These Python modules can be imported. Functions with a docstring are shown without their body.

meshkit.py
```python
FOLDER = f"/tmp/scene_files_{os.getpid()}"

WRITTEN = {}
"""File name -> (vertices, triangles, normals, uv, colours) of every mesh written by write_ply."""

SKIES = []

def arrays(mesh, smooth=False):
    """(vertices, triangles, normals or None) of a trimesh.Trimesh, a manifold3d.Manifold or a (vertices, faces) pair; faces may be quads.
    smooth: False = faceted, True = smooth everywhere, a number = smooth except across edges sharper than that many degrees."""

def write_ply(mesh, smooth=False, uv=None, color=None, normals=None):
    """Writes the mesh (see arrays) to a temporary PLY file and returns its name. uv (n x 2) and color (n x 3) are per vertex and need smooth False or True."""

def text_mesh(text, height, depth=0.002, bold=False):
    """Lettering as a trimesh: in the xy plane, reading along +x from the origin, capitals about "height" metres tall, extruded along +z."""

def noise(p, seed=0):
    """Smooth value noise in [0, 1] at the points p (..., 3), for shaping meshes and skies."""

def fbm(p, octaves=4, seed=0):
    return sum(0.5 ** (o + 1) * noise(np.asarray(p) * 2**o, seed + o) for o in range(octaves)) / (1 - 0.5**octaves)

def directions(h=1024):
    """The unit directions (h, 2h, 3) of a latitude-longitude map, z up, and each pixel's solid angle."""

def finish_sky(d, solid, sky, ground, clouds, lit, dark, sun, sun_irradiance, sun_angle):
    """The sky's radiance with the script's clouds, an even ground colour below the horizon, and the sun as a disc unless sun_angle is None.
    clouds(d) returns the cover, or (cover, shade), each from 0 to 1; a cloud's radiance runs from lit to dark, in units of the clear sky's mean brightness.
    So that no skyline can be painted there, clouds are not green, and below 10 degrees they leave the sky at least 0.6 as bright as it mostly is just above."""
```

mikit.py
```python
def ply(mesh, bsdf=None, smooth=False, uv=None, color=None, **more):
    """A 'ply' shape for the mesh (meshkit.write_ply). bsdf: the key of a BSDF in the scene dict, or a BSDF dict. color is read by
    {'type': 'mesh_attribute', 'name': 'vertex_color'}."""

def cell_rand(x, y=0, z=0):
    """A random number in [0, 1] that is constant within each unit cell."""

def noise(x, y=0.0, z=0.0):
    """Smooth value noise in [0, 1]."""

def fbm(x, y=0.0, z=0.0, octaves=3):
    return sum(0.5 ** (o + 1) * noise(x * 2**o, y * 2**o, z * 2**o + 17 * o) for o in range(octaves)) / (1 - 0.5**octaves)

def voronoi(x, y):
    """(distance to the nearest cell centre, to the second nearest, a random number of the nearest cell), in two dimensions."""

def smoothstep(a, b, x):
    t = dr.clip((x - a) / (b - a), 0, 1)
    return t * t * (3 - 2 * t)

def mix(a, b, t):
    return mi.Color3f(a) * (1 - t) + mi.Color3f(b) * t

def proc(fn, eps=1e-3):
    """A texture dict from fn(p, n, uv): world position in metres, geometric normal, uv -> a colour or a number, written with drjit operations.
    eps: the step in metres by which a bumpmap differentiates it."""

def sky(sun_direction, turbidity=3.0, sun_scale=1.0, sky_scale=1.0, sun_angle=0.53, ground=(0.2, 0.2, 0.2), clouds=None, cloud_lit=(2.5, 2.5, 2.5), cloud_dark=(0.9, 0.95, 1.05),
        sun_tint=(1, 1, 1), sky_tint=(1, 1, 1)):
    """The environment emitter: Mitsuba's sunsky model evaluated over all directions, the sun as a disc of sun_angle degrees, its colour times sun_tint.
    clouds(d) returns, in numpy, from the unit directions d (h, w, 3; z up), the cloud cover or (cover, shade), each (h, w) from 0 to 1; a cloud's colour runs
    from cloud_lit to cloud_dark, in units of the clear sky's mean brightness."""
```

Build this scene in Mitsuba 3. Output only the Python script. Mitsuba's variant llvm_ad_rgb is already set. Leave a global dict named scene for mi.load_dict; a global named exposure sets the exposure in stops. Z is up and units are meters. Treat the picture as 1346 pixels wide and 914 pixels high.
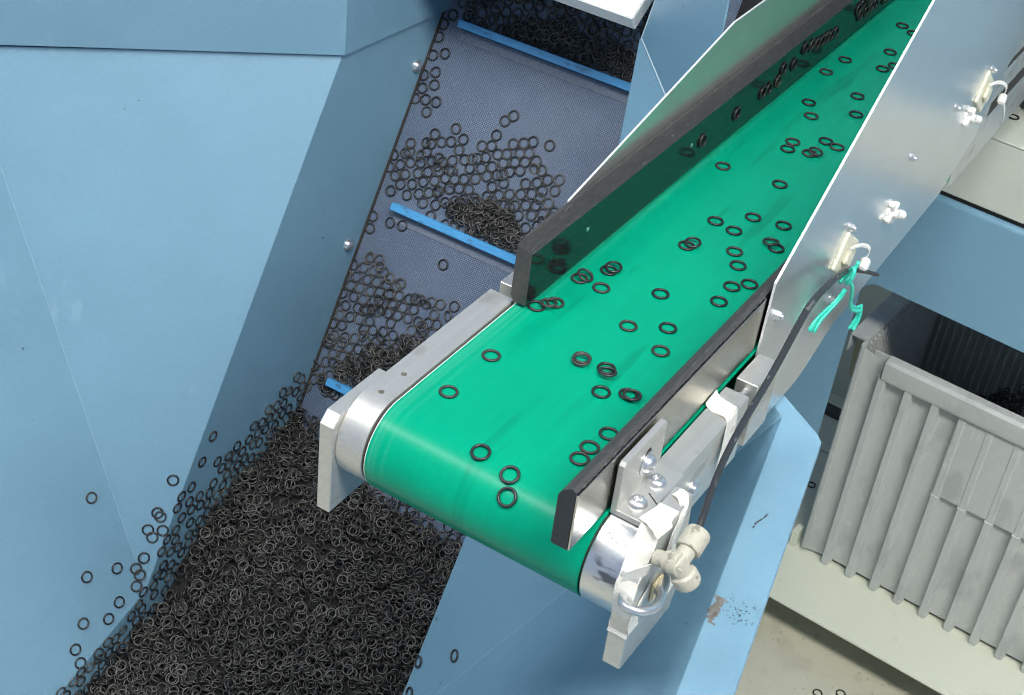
import math, numpy as np, trimesh, drjit as dr, mitsuba as mi, mikit, meshkit
from shapely.geometry import Polygon, Point, LineString
from shapely import affinity
from scipy.interpolate import RBFInterpolator

T = mi.ScalarTransform4f
scene, labels = {}, {}
rng = np.random.default_rng(7)
exposure = 0.0

# ------------------------------------------------------------------ camera
EYE = np.array([0.7106, -1.0827, 1.0474])
FWD = np.array([-0.37898, 0.70842, -0.59542])
UP = np.array([-0.39170, 0.46013, 0.79677])
scene['camera'] = {'type': 'perspective', 'fov': 37.145, 'fov_axis': 'x', 'near_clip': 0.05, 'far_clip': 60.0,
                   'to_world': T().look_at(origin=EYE.tolist(), target=(EYE + FWD).tolist(), up=UP.tolist())}

# ------------------------------------------------------------------ lights: white ceiling panels of the hall, behind and above the camera, and dim room light
def lamp(key, pos, aim, sx, sy, rad, label):
    m = trimesh.Trimesh([[-sx, -sy, 0], [sx, -sy, 0], [sx, sy, 0], [-sx, sy, 0]], [[0, 1, 2], [0, 2, 3]], process=False)
    scene[key] = mikit.ply(m, {'type': 'diffuse', 'reflectance': {'type': 'rgb', 'value': 0.7}}, emitter={'type': 'area', 'radiance': {'type': 'rgb', 'value': rad}},
                           to_world=T().look_at(origin=list(pos), target=list(aim), up=[0, 1, 0.01]))
    labels[key] = {'label': label, 'category': 'ceiling lamp'}
lamp('ceiling_lamp', (-1.3, -1.50, 3.2), (-1.0, -0.2, -0.2), 1.3, 0.34, [18.0, 17.7, 17.0], 'long white ceiling light farther behind the camera')
lamp('ceiling_lamp_001', (2.0, -0.95, 3.05), (1.4, 0.3, -0.2), 1.6, 0.34, [35.0, 34.5, 33.0], 'long white ceiling light nearer overhead at the right')
scene['room_light'] = {'type': 'constant', 'radiance': {'type': 'rgb', 'value': [0.265, 0.35, 0.51]}}

# ------------------------------------------------------------------ materials
def rgb(*v): return {'type': 'rgb', 'value': list(v)}
def principled(base, rough, **k):
    d = {'type': 'principled', 'base_color': rgb(*base) if isinstance(base, tuple) else base, 'roughness': rough}
    d.update(k); return d
def bump(b, fn, scale, eps=4e-4): return {'type': 'bumpmap', 'arbitrary': mikit.proc(fn, eps), 'scale': scale, 'bsdf': b}
def two(b): return {'type': 'twosided', 'bsdf': b}
N, F, S, MIX = mikit.noise, mikit.fbm, mikit.smoothstep, mikit.mix

def paint_col(p, n, uv):
    g = F(p.x * 260, p.y * 260, p.z * 260, 2)
    w = F(p.x * 7, p.y * 7, p.z * 7, 3)
    scuff = S(0.66, 0.80, F(p.x * 34, p.y * 34, p.z * 7 + 3, 4)) * S(0.45, 0.65, F(p.x * 5, p.y * 5, p.z * 5 + 8, 2))
    nick = S(0.86, 0.89, F(p.x * 75, p.y * 75, p.z * 75, 2)) * S(0.5, 0.7, F(p.x * 6, p.y * 6, p.z * 6 + 2, 2))
    return MIX(MIX((0.140, 0.268, 0.357), (0.164, 0.296, 0.387), g), (0.25, 0.40, 0.49), scuff * 0.30) * (0.93 + 0.14 * w) * (1 - 0.5 * nick)
def paint_bump(p, n, uv): return F(p.x * 330, p.y * 330, p.z * 330, 2)
scene['paint_blue'] = two(bump(principled(mikit.proc(paint_col), 0.42, specular=0.5), paint_bump, 0.00022))
def flange_col(p, n, uv):
    c = paint_col(p, n, uv)
    # worn bare patch and dark specks on the rim, at their place
    dx, dy = p.x - 0.3735, p.y - 0.099
    jag = 0.010 * (F(p.x * 300, p.y * 300, 1.0, 2) - 0.5)
    patch = S(0.0015, -0.0015, dr.abs(dx + 0.10 * dy) - 0.0055 + jag) * S(0.002, -0.002, dr.abs(dy) - 0.021 + jag)
    ex, ey = p.x - 0.396, p.y - 0.112
    near = S(0.034, 0.014, dr.sqrt(ex * ex * 1.3 + ey * ey))
    speck = S(0.64, 0.68, F(p.x * 420, p.y * 420, p.z * 420 + 5, 2)) * near
    line = S(0.0016, 0.0007, dr.abs(p.x - 0.352 - 0.16 * (p.y - 0.262) + 0.003 * (F(p.y * 160, 4.0, 1.0, 2) - 0.5))) * S(0.020, 0.014, dr.abs(p.y - 0.262)) * S(0.25, 0.45, N(p.y * 420, 9.0))
    c = MIX(c, MIX((0.07, 0.065, 0.06), (0.22, 0.20, 0.17), F(p.x * 260, p.y * 130, 3.0, 3)), dr.minimum(patch, 1))
    return MIX(MIX(c, (0.03, 0.04, 0.05), speck), (0.05, 0.06, 0.07), line)
scene['paint_rim'] = two(bump(principled(mikit.proc(flange_col), 0.45, specular=0.5), paint_bump, 0.0008))
scene['weld_paint'] = two(principled((0.205, 0.345, 0.43), 0.5))
scene['edge_highlight_paint'] = two(principled((0.46, 0.55, 0.60), 0.5))  # paler blue that paints in the highlight along the cabinet edge
def panel_col(p, n, uv):
    return MIX((0.165, 0.318, 0.428), (0.185, 0.342, 0.452), F(p.x * 200, p.y * 200, p.z * 200, 2)) * (0.95 + 0.1 * F(p.x * 5, p.y * 5, p.z * 5, 2))
scene['paint_panel'] = two(bump(principled(mikit.proc(panel_col), 0.38, specular=0.5), paint_bump, 0.0001))

def belt_col(p, n, uv):
    streak = F(p.x * 420, p.y * 2.0, 0.0, 3)
    blot = F(p.x * 22, p.y * 9, p.z * 22, 3)
    edge = S(0.030, 0.010, p.x) * S(0.45, 0.62, F(p.x * 700, p.y * 3, 2.0, 2))
    rub = S(0.60, 0.78, F(p.x * 55, p.y * 5.0, 3.0, 4)) * S(0.40, 0.65, F(p.x * 9, p.y * 2.2, 7.0, 2))
    c = MIX((0.000, 0.255, 0.140), (0.000, 0.275, 0.156), streak) * (0.93 + 0.14 * blot) * (1 - 0.22 * rub)
    return MIX(c, (0.16, 0.42, 0.30), edge * 0.14)
scene['belt_green'] = two(bump(principled(mikit.proc(belt_col), 0.28, specular=0.15), lambda p, n, uv: F(p.x * 300, p.y * 20, p.z * 20, 2), 0.00003))
scene['belt_edge'] = two(principled((0.62, 0.64, 0.58), 0.6))

def alu_col(p, n, uv):
    g = F(p.x * 160, p.y * 9, p.z * 300, 3)
    d = S(0.60, 0.78, F(p.x * 30, p.y * 22, p.z * 30 + 9, 4))
    return MIX(MIX((0.54, 0.535, 0.495), (0.65, 0.64, 0.595), g), (0.33, 0.29, 0.23), d * 0.45)
scene['aluminium'] = two(bump(principled(mikit.proc(alu_col), 0.40, metallic=0.75, specular=0.5), lambda p, n, uv: F(p.x * 900, p.y * 30, p.z * 900, 2), 0.00005))
def drum_col(p, n, uv):
    d = S(0.52, 0.70, F(p.x * 40, p.y * 60, p.z * 120, 3)) * S(0.35, 0.6, N(p.x * 30, p.z * 26, p.y * 15))
    return MIX((0.70, 0.71, 0.71), (0.20, 0.20, 0.20), d)
scene['drum_steel'] = two(principled(mikit.proc(drum_col), 0.30, metallic=0.9))
scene['sheet_steel'] = two(principled(mikit.proc(lambda p, n, uv: mi.Color3f(0.70, 0.715, 0.71) * (0.96 + 0.07 * F(p.x * 20, p.y * 14, p.z * 14, 3))), 0.29, metallic=0.86, specular=0.5))
scene['dull_steel'] = two(principled((0.66, 0.68, 0.65), 0.30, metallic=0.82, specular=0.5))
scene['polished_steel'] = two({'type': 'roughconductor', 'material': 'none', 'alpha': 0.12, 'specular_reflectance': rgb(0.62, 0.60, 0.56)})
scene['edge_steel'] = two(principled((0.80, 0.79, 0.76), 0.45, metallic=0.5))
scene['zinc'] = two(principled((0.66, 0.67, 0.68), 0.30, metallic=0.9))
scene['dark_gap'] = two(principled((0.03, 0.026, 0.022), 0.8))

def black_col(p, n, uv):
    return MIX((0.010, 0.010, 0.011), (0.020, 0.019, 0.018), S(0.60, 0.75, F(p.x * 300, p.y * 60, p.z * 300, 3)))
scene['black_gloss'] = two(principled(mikit.proc(black_col), 0.11, specular=0.38))
def rough_black(p, n, uv):
    g = F(p.x * 500, p.y * 90, p.z * 500, 3)
    burr = S(0.74, 0.80, F(p.x * 900, p.y * 70, p.z * 700 + 3, 3))
    return MIX(MIX((0.024, 0.024, 0.024), (0.055, 0.053, 0.050), g), (0.26, 0.25, 0.24), burr * 0.35)
scene['black_matt'] = two(bump(principled(mikit.proc(rough_black), 0.5), lambda p, n, uv: F(p.x * 800, p.y * 160, p.z * 800, 2), 0.0004))
scene['black_cut'] = two(bump(principled((0.018, 0.022, 0.026), 0.65), lambda p, n, uv: F(p.x * 700, p.y * 700, p.z * 500, 2), 0.0006))

def mesh_col(p, n, uv):
    u, v = p.x / 0.0051, (p.y * 0.5 + p.z * 0.8660) / 0.0051
    c = 0.5 + 0.5 * dr.cos(6.2832 * u) * dr.cos(6.2832 * v)
    st = F(p.x * 9, p.y * 9, p.z * 9, 3)
    g = F(p.x * 400, p.y * 400, p.z * 400, 2)
    dark = MIX((0.042, 0.070, 0.125), (0.076, 0.100, 0.148), st)
    light = MIX((0.165, 0.210, 0.275), (0.26, 0.295, 0.345), st)
    return MIX(dark, light, S(0.42, 0.95, c) * (0.45 + 0.9 * g) * (0.6 + 0.7 * F(p.x * 60, p.y * 60, p.z * 60 + 4, 3)))
scene['mesh_fabric'] = two(principled(mikit.proc(mesh_col), 0.6))
scene['hem_fabric'] = two(principled(mikit.proc(lambda p, n, uv: MIX((0.09, 0.11, 0.15), (0.17, 0.20, 0.25), F(p.x * 500, p.y * 300, p.z * 300, 2))), 0.65))
scene['cleat_blue'] = two(principled(mikit.proc(lambda p, n, uv: MIX(MIX((0.050, 0.26, 0.53), (0.09, 0.33, 0.60), F(p.x * 30, p.y * 200, p.z * 200, 3)), (0.05, 0.10, 0.16), 0.6 * S(0.60, 0.74, F(p.x * 45, p.y * 90, p.z * 90, 4)))), 0.35))

for i, (c, r) in enumerate([((0.020, 0.019, 0.018), 0.42), ((0.030, 0.028, 0.025), 0.50), ((0.014, 0.014, 0.014), 0.36)]):
    scene[f'rubber_{i}'] = principled(c, r, specular=0.55)
scene['rubber_pile'] = principled({'type': 'mesh_attribute', 'name': 'vertex_color'}, 0.34, specular=0.55)
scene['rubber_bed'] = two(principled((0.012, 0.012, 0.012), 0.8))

def tape_col(p, n, uv):
    g = F(p.x * 900, p.y * 900, p.z * 900, 2)
    d = S(0.62, 0.8, F(p.x * 60, p.y * 60, p.z * 60, 3))
    return MIX(MIX((0.52, 0.505, 0.445), (0.64, 0.625, 0.565), g), (0.42, 0.36, 0.26), d * 0.55)
scene['masking_tape'] = two(bump(principled(mikit.proc(tape_col), 0.7), lambda p, n, uv: F(p.x * 700, p.y * 700, p.z * 700, 2), 0.0005))
def cream_col(p, n, uv):
    d = S(0.60, 0.72, F(p.x * 130, p.y * 130, p.z * 130, 4))
    return MIX((0.37, 0.355, 0.285), (0.12, 0.11, 0.09), d * 0.65)
scene['fitting_cream'] = two(principled(mikit.proc(cream_col), 0.38))
scene['nylon_white'] = two(principled((0.62, 0.61, 0.57), 0.45))
scene['nylon_cream'] = two(principled((0.58, 0.56, 0.43), 0.48))
scene['wire_green'] = two(principled((0.03, 0.50, 0.36), 0.4))
scene['hose_black'] = two(principled(mikit.proc(lambda p, n, uv: MIX((0.022, 0.024, 0.026), (0.10, 0.10, 0.10), S(0.66, 0.78, F(p.x * 120, p.y * 60, p.z * 120, 3)))), 0.38))
scene['foam_yellow'] = two(principled((0.60, 0.50, 0.30), 0.8))
def bin_col(p, n, uv):
    g = F(p.x * 300, p.y * 300, p.z * 300, 2)
    d = S(0.74, 0.82, F(p.x * 45, p.y * 45, p.z * 25, 3))
    return MIX(MIX((0.41, 0.425, 0.395), (0.45, 0.465, 0.43), g), (0.55, 0.55, 0.53), d * 0.4 + 0.30 * S(0.68, 0.80, F(p.x * 260, p.y * 260, p.z * 14, 3))) * (1 - 0.16 * S(0.55, 0.75, F(p.x * 18, p.y * 18, p.z * 9 + 2, 4))) * (0.95 + 0.1 * F(p.x * 6, p.y * 6, p.z * 6, 2))
scene['bin_grey'] = two(principled(mikit.proc(bin_col), 0.42))
def cream_paint(p, n, uv):
    d = S(0.72, 0.80, F(p.x * 60, p.y * 60, p.z * 60, 3))
    return MIX((0.58, 0.595, 0.475), (0.42, 0.40, 0.31), d * 0.2) * (0.96 + 0.08 * F(p.x * 6, p.y * 6, p.z * 6, 2))
scene['paint_cream'] = two(principled(mikit.proc(cream_paint), 0.5))
def floor_col(p, n, uv):
    d = S(0.55, 0.75, F(p.x * 14, p.y * 14, 1.0, 4)) * 0.5
    k = S(0.82, 0.86, F(p.x * 90, p.y * 90, 1.0, 2))
    return MIX(MIX((0.47, 0.455, 0.35), (0.38, 0.365, 0.28), d), (0.10, 0.09, 0.07), k * 0.25)
scene['floor_paint'] = two(principled(mikit.proc(floor_col), 0.6))
scene['white_plastic'] = two(principled((0.74, 0.73, 0.68), 0.4))
scene['box_grey'] = two(principled(mikit.proc(lambda p, n, uv: mi.Color3f(0.53, 0.545, 0.48) * (0.95 + 0.1 * F(p.x * 8, p.y * 8, p.z * 8, 3))), 0.45))
scene['dark_metal'] = two(principled((0.05, 0.05, 0.055), 0.45))
scene['acrylic'] = {'type': 'thindielectric', 'int_ior': 1.49}

# ------------------------------------------------------------------ helpers
def add(key, mesh, bsdf, parent=None, smooth=False, label=None, cat=None, group=None, kind=None, **kw):
    base = f'{parent}__{key}' if parent else key
    k, i = base, 0
    while k in scene or k in labels:
        i += 1; k = f'{base}_{i:03d}'
    scene[k] = mikit.ply(mesh, bsdf, smooth, **kw)
    d = {a: b for a, b in (('label', label), ('category', cat), ('group', group), ('kind', kind)) if b}
    if d: labels[k] = d
    return k
def thing(name, label, cat, group=None):
    k, i = name, 0
    while k in labels: i += 1; k = f'{name}_{i:03d}'
    labels[k] = {'label': label, 'category': cat}
    if group: labels[k]['group'] = group
    return k
def cat(*ms): return trimesh.util.concatenate([m for m in ms if m is not None])
def hull(pts): return trimesh.convex.convex_hull(np.asarray(pts, float))
def cbox(lo, hi, c=0.0008):
    lo, hi = np.minimum(lo, hi), np.maximum(lo, hi)
    c = min(c, (hi - lo).min() * 0.45)
    pts = []
    for i in range(8):
        s = np.array([(i >> k) & 1 for k in range(3)]); q = np.where(s, hi, lo); d = np.where(s, -1, 1) * c
        for k in range(3):
            o = d.copy(); o[k] = 0; pts.append(q + o)
    return hull(pts)
def frame(n, x=None):
    n = np.asarray(n, float); n = n / np.linalg.norm(n)
    a = np.asarray(x if x is not None else ([0, 0, 1] if abs(n[2]) < 0.9 else [1, 0, 0]), float)
    a = a - n * (a @ n); a /= np.linalg.norm(a)
    return a, np.cross(n, a), n
def place(m, o, n=(0, 0, 1), x=None):
    a, b, c = frame(n, x); M = np.eye(4); M[:3, 0], M[:3, 1], M[:3, 2], M[:3, 3] = a, b, c, o
    m = m.copy(); m.apply_transform(M); return m
def plate(pts, t, n_out, holes=(), side=-1):
    """A flat sheet: the polygon's face on the given points, thickness t to the side away from n_out (side -1), or centred (side 0)."""
    pts = np.asarray(pts, float); o = pts[0]
    nn = np.zeros(3)
    for i in range(len(pts)): nn += np.cross(pts[i] - o, pts[(i + 1) % len(pts)] - o)
    nn /= np.linalg.norm(nn)
    if nn @ np.asarray(n_out, float) < 0: nn = -nn
    a, b, c = frame(nn)
    pl = Polygon([((p - o) @ a, (p - o) @ b) for p in pts], [[((np.asarray(p) - o) @ a, (np.asarray(p) - o) @ b) for p in h] for h in holes]).buffer(0)
    m = trimesh.creation.extrude_polygon(pl, t, engine='earcut')
    m.apply_translation([0, 0, -t if side == -1 else -t / 2])
    return place(m, o, nn, a)
def yz_prism(poly, x0, x1, c=0.0006):
    """Convex outline in (y, z), from x0 to x1, its rims chamfered."""
    P = Polygon(poly); I = P.buffer(-c, join_style=2)
    pts = [(x, y, z) for x, Q in ((x0, I), (x0 + c, P), (x1 - c, P), (x1, I)) for y, z in Q.exterior.coords]
    return hull(pts)
def xz_prism(poly, y0, y1, c=0.0006):
    P = Polygon(poly); I = P.buffer(-c, join_style=2)
    return hull([(x, y, z) for y, Q in ((y0, I), (y0 + c, P), (y1 - c, P), (y1, I)) for x, z in Q.exterior.coords])
def tube(pts, r, sides=12, closed_ends=True):
    p = np.asarray(pts, float); t = np.gradient(p, axis=0); t /= np.linalg.norm(t, axis=1, keepdims=True)
    a, _, _ = frame(t[0]); rings = []
    r = np.broadcast_to(r, (len(p),)); ang = np.arange(sides) * 2 * np.pi / sides
    for i in range(len(p)):
        a = a - t[i] * (a @ t[i]); a /= np.linalg.norm(a); b = np.cross(t[i], a)
        rings.append(p[i] + r[i] * (np.cos(ang)[:, None] * a + np.sin(ang)[:, None] * b))
    v = np.vstack(rings + [p[:1], p[-1:]]); f = []
    for i in range(len(p) - 1):
        for j in range(sides):
            q0, q1, q2, q3 = i * sides + j, i * sides + (j + 1) % sides, (i + 1) * sides + (j + 1) % sides, (i + 1) * sides + j
            f += [[q0, q1, q2], [q0, q2, q3]]
    k = len(p) * sides
    for j in range(sides):
        f += [[k, (j + 1) % sides, j], [k + 1, (len(p) - 1) * sides + j, (len(p) - 1) * sides + (j + 1) % sides]]
    return trimesh.Trimesh(v, f, process=False)
def spline(pts, n):
    from scipy.interpolate import CubicSpline
    p = np.asarray(pts, float); s = np.r_[0, np.cumsum(np.linalg.norm(np.diff(p, axis=0), axis=1))]
    return CubicSpline(s, p)(np.linspace(0, s[-1], n))
def lathe(profile, o, axis, sec=32):
    """profile: (r, h) pairs from bottom to top."""
    m = trimesh.creation.revolve(np.asarray(profile, float), sections=sec)
    return place(m, o, axis)
def ribbon(pts, wdirs, w, t=0.0009, n=14):
    """A strip of tape along pts, w wide along wdirs."""
    p = spline(pts, n) if len(pts) > 2 else np.linspace(pts[0], pts[1], n)
    wd = np.asarray(wdirs, float)
    wd = np.array([[np.interp(u, np.linspace(0, 1, len(wd)), wd[:, k]) for k in range(3)] for u in np.linspace(0, 1, n)]) if wd.ndim == 2 else np.tile(wd, (n, 1))
    tg = np.gradient(p, axis=0); nn = np.cross(tg, wd); nn /= np.linalg.norm(nn, axis=1, keepdims=True); wd = wd / np.linalg.norm(wd, axis=1, keepdims=True)
    ws = w / 2 * (1 + 0.10 * (rng.random(n) - 0.5))[:, None]
    rows = [p + wd * ws + nn * t / 2, p - wd * ws + nn * t / 2, p - wd * ws - nn * t / 2, p + wd * ws - nn * t / 2]
    v = np.stack(rows, 1).reshape(-1, 3); f = []
    for i in range(n - 1):
        for j in range(4):
            a, b, c, d = i * 4 + j, i * 4 + (j + 1) % 4, (i + 1) * 4 + (j + 1) % 4, (i + 1) * 4 + j
            f += [[a, b, c], [a, c, d]]
    e = (n - 1) * 4
    f += [[0, 2, 1], [0, 3, 2], [e, e + 1, e + 2], [e, e + 2, e + 3]]
    return trimesh.Trimesh(v, f, process=False)
def screw(o, n, r, h, socket=True):
    """Button head with a hexagon socket."""
    prof = [(0.0, h * 0.45), (r * 0.42, h * 0.45), (r * 0.45, h), (r * 0.62, h * 0.93), (r * 0.82, h * 0.70), (r * 0.95, h * 0.38), (r, 0.0), (0.0, 0.0)] if socket else \
           [(0.0, h), (r * 0.35, h * 0.97), (r * 0.62, h * 0.86), (r * 0.85, h * 0.58), (r * 0.97, h * 0.25), (r, 0.0), (0.0, 0.0)]
    return lathe(prof[::-1], o, n, 24)
def hexnut(o, n, r, h):
    hexa = trimesh.creation.cylinder(r, h, sections=6); hexa.apply_translation([0, 0, h / 2])
    dome = trimesh.creation.icosphere(2, r * 0.72); dome.apply_scale([1, 1, 1.1]); dome.apply_translation([0, 0, h])
    return cat(place(hexa, o, n), place(lathe_washer(r * 1.35, 0.0015), o, n), place(dome, o, n))
def lathe_washer(r, t): return trimesh.creation.cylinder(r, t, sections=24)

# ------------------------------------------------------------------ hopper (blue sheet metal, mirrored about its middle)
XM = -0.4707
def mir(p): return np.array([2 * XM - p[0], p[1], p[2]])
F1, F2 = np.array([-0.7481, 0.8807, -0.1581]), np.array([-0.7481, 0.3422, -1.0530])
LX = np.array([-0.7481, -0.35, -1.3050])
C1 = np.array([-1.2335, 0.4641, -0.1663]); R2 = np.array([-1.4034, -0.3457, -0.1663])
nA = np.array([0.588, -0.6931, 0.4171]); nB = np.array([0.8524, -0.1792, 0.4912])
nD, nBr = nA * [-1, 1, 1], nB * [-1, 1, 1]
nE = np.array([0, -0.8660, 0.5]); vE = np.array([0, 0.5, 0.8660]); P0 = np.array([-0.5587, 1.0075, -0.5])
def elev(u, v, h=0.0): return P0 + np.array([1.0, 0, 0]) * u + vE * v + nE * h

H = thing('hopper', 'light blue painted sheet metal hopper with sloping sides, heaped with black rubber rings', 'hopper')
r0 = 0.003; nn_lip = np.array([0.65, -0.76, 0.0])
def fold(a, b, r=r0): return tube([a, (np.asarray(a) + b) / 2, b], r, 14)
add('wing_panel', plate([F1, F2, C1], 2 * r0, nA, side=0), 'paint_blue', H, label='broad light blue slope left of the ring pile')
add('wing_panel', plate([mir(F2), mir(F1), (-0.2504, 1.0197, -0.0078), (-0.149, 0.9192, -0.0318), (-0.10, 0.876, -0.034), (-0.10, 0.797, -0.1663), mir(C1)], 2 * r0, nD, side=0), 'paint_blue', H,
    label='light blue slope under the end of the green belt')
add('top_lip', plate([F1, C1, C1 + [0, 0, 0.12], F1 + [0, 0, 0.12]], 0.003, nn_lip), 'paint_blue', H)
add('lower_panel', plate([F2, C1, R2, LX], 2 * r0, nB, side=0), 'paint_blue', H)
add('lower_panel', plate([mir(F2), mir(C1), mir(R2), mir(LX)], 2 * r0, nBr, side=0), 'paint_rim', H, label='shaded inner side below the rim at the right')
add('side_panel', plate([F1, (-0.7481, 1.2050, -0.1581), (-0.7481, 0.5456, -1.30), LX, F2], 2 * r0, (1, 0, 0), side=0), 'paint_blue', H, label='narrow upright blue side wall along the mesh belt')
add('side_panel', plate([mir(F1), (-0.1933, 1.2050, -0.1581), (-0.1933, 0.5456, -1.30), mir(LX), mir(F2)], 2 * r0, (1, 0, 0), side=0), 'paint_blue', H)
add('bend', cat(fold(F1, F2), fold(F2, LX)), 'paint_blue', H, smooth=True)
add('bend', cat(fold(mir(F1), mir(F2)), fold(mir(F2), mir(LX))), 'paint_blue', H, smooth=True)
def weld(a, b, r=0.0010):
    a, b = np.asarray(a), np.asarray(b); n = 120; p = a + (b - a) * np.linspace(0, 1, n)[:, None]
    return tube(p + 0.0006 * (rng.random((n, 3)) - 0.5), r * (0.8 + 0.5 * rng.random(n)), 8)
add('weld_seam', weld(F2 + (nA + nB) * 0.0016, C1 + (nA + nB) * 0.0016), 'weld_paint', H, smooth=True)
add('weld_seam', weld(mir(F2) + (nD + nBr) * 0.0016, mir(C1) + (nD + nBr) * 0.0016), 'weld_paint', H, smooth=True)
c1r, r2r = mir(C1), mir(R2)
fl = [c1r, r2r, (0.512, -0.3457, -0.1663), (0.3500, 0.4480, -0.1663), (0.3400, 0.4590, -0.1663), (0.2287, 0.5340, -0.1663), (0.1500, 0.5900, -0.1663)]
add('rim_flange', plate(fl, 2 * r0, (0, 0, 1), side=0), 'paint_rim', H, label='light blue flat rim at the right with worn paint')
sk = []
for a, b in zip(fl[2:5], fl[3:6]):
    a, b = np.array(a), np.array(b); d = np.array([0, 0, -0.022]); o = np.array([b[1] - a[1], a[0] - b[0], 0])
    sk += [plate([a, b, b + d, a + d], 2 * r0, (1, 0, 0), side=0), fold(a, b)]
    if len(sk) < 6: sk.append(fold(b, b + d))
add('rim_lip', cat(*sk), 'paint_rim', H, smooth=30)
add('rim_bend', cat(fold(c1r, r2r), fold(c1r, fl[-1])), 'paint_rim', H, smooth=True)
for y, z in ((1.1105, -0.265), (0.9180, -0.575), (0.6805, -0.950)):
    add('screw', screw((-0.7481 + r0, y, z), (1, 0, 0), 0.0128, 0.0115, False), 'zinc', H, smooth=40)

# cabinets over the hopper
K = thing('machine_cabinet', 'blue painted cabinet corner above the broad slope at the upper left', 'cabinet')
d1 = np.array([F1[0] - C1[0], F1[1] - C1[1], 0]); d1 /= np.linalg.norm(d1); nn1 = np.array([d1[1], -d1[0], 0])
cf = F1 + nn1 * 0.010 + [0.004, 0, 0.0]; z0, z1 = -0.156, 0.75
def up(p, z): return np.array([p[0], p[1], z])
lft = cf - d1 * 1.3
add('front_panel', plate([up(cf, z0), up(lft, z0), up(lft, z1), up(cf, z1)], 0.003, nn1), 'paint_blue', K)
rt = np.array([cf[0], 1.30, 0])
add('side_panel', plate([up(cf, z0 - 0.001), up(rt, z0 - 0.026), up(rt, z1), up(cf, z1)], 0.003, (1, 0, 0)), 'paint_blue', K)
add('corner_bend', fold(up(cf, z0) - nn1 * 0.003, up(cf, z1) - nn1 * 0.003), 'paint_blue', K, smooth=True)
K2 = thing('machine_cabinet', 'smaller blue cabinet face behind the left side plate of the green belt', 'cabinet')
a0, a1 = np.array([-0.2470, 1.0160, -0.0050]), np.array([-0.0260, 0.7950, -0.058])
add('front_panel', plate([a0, a1, (-0.0260, 0.7950, 0.32), (-0.1800, 0.9490, 0.32), (-0.2240, 0.9930, 0.0760)], 0.003, (-1, -1, 0), side=0), 'paint_blue', K2)
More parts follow.
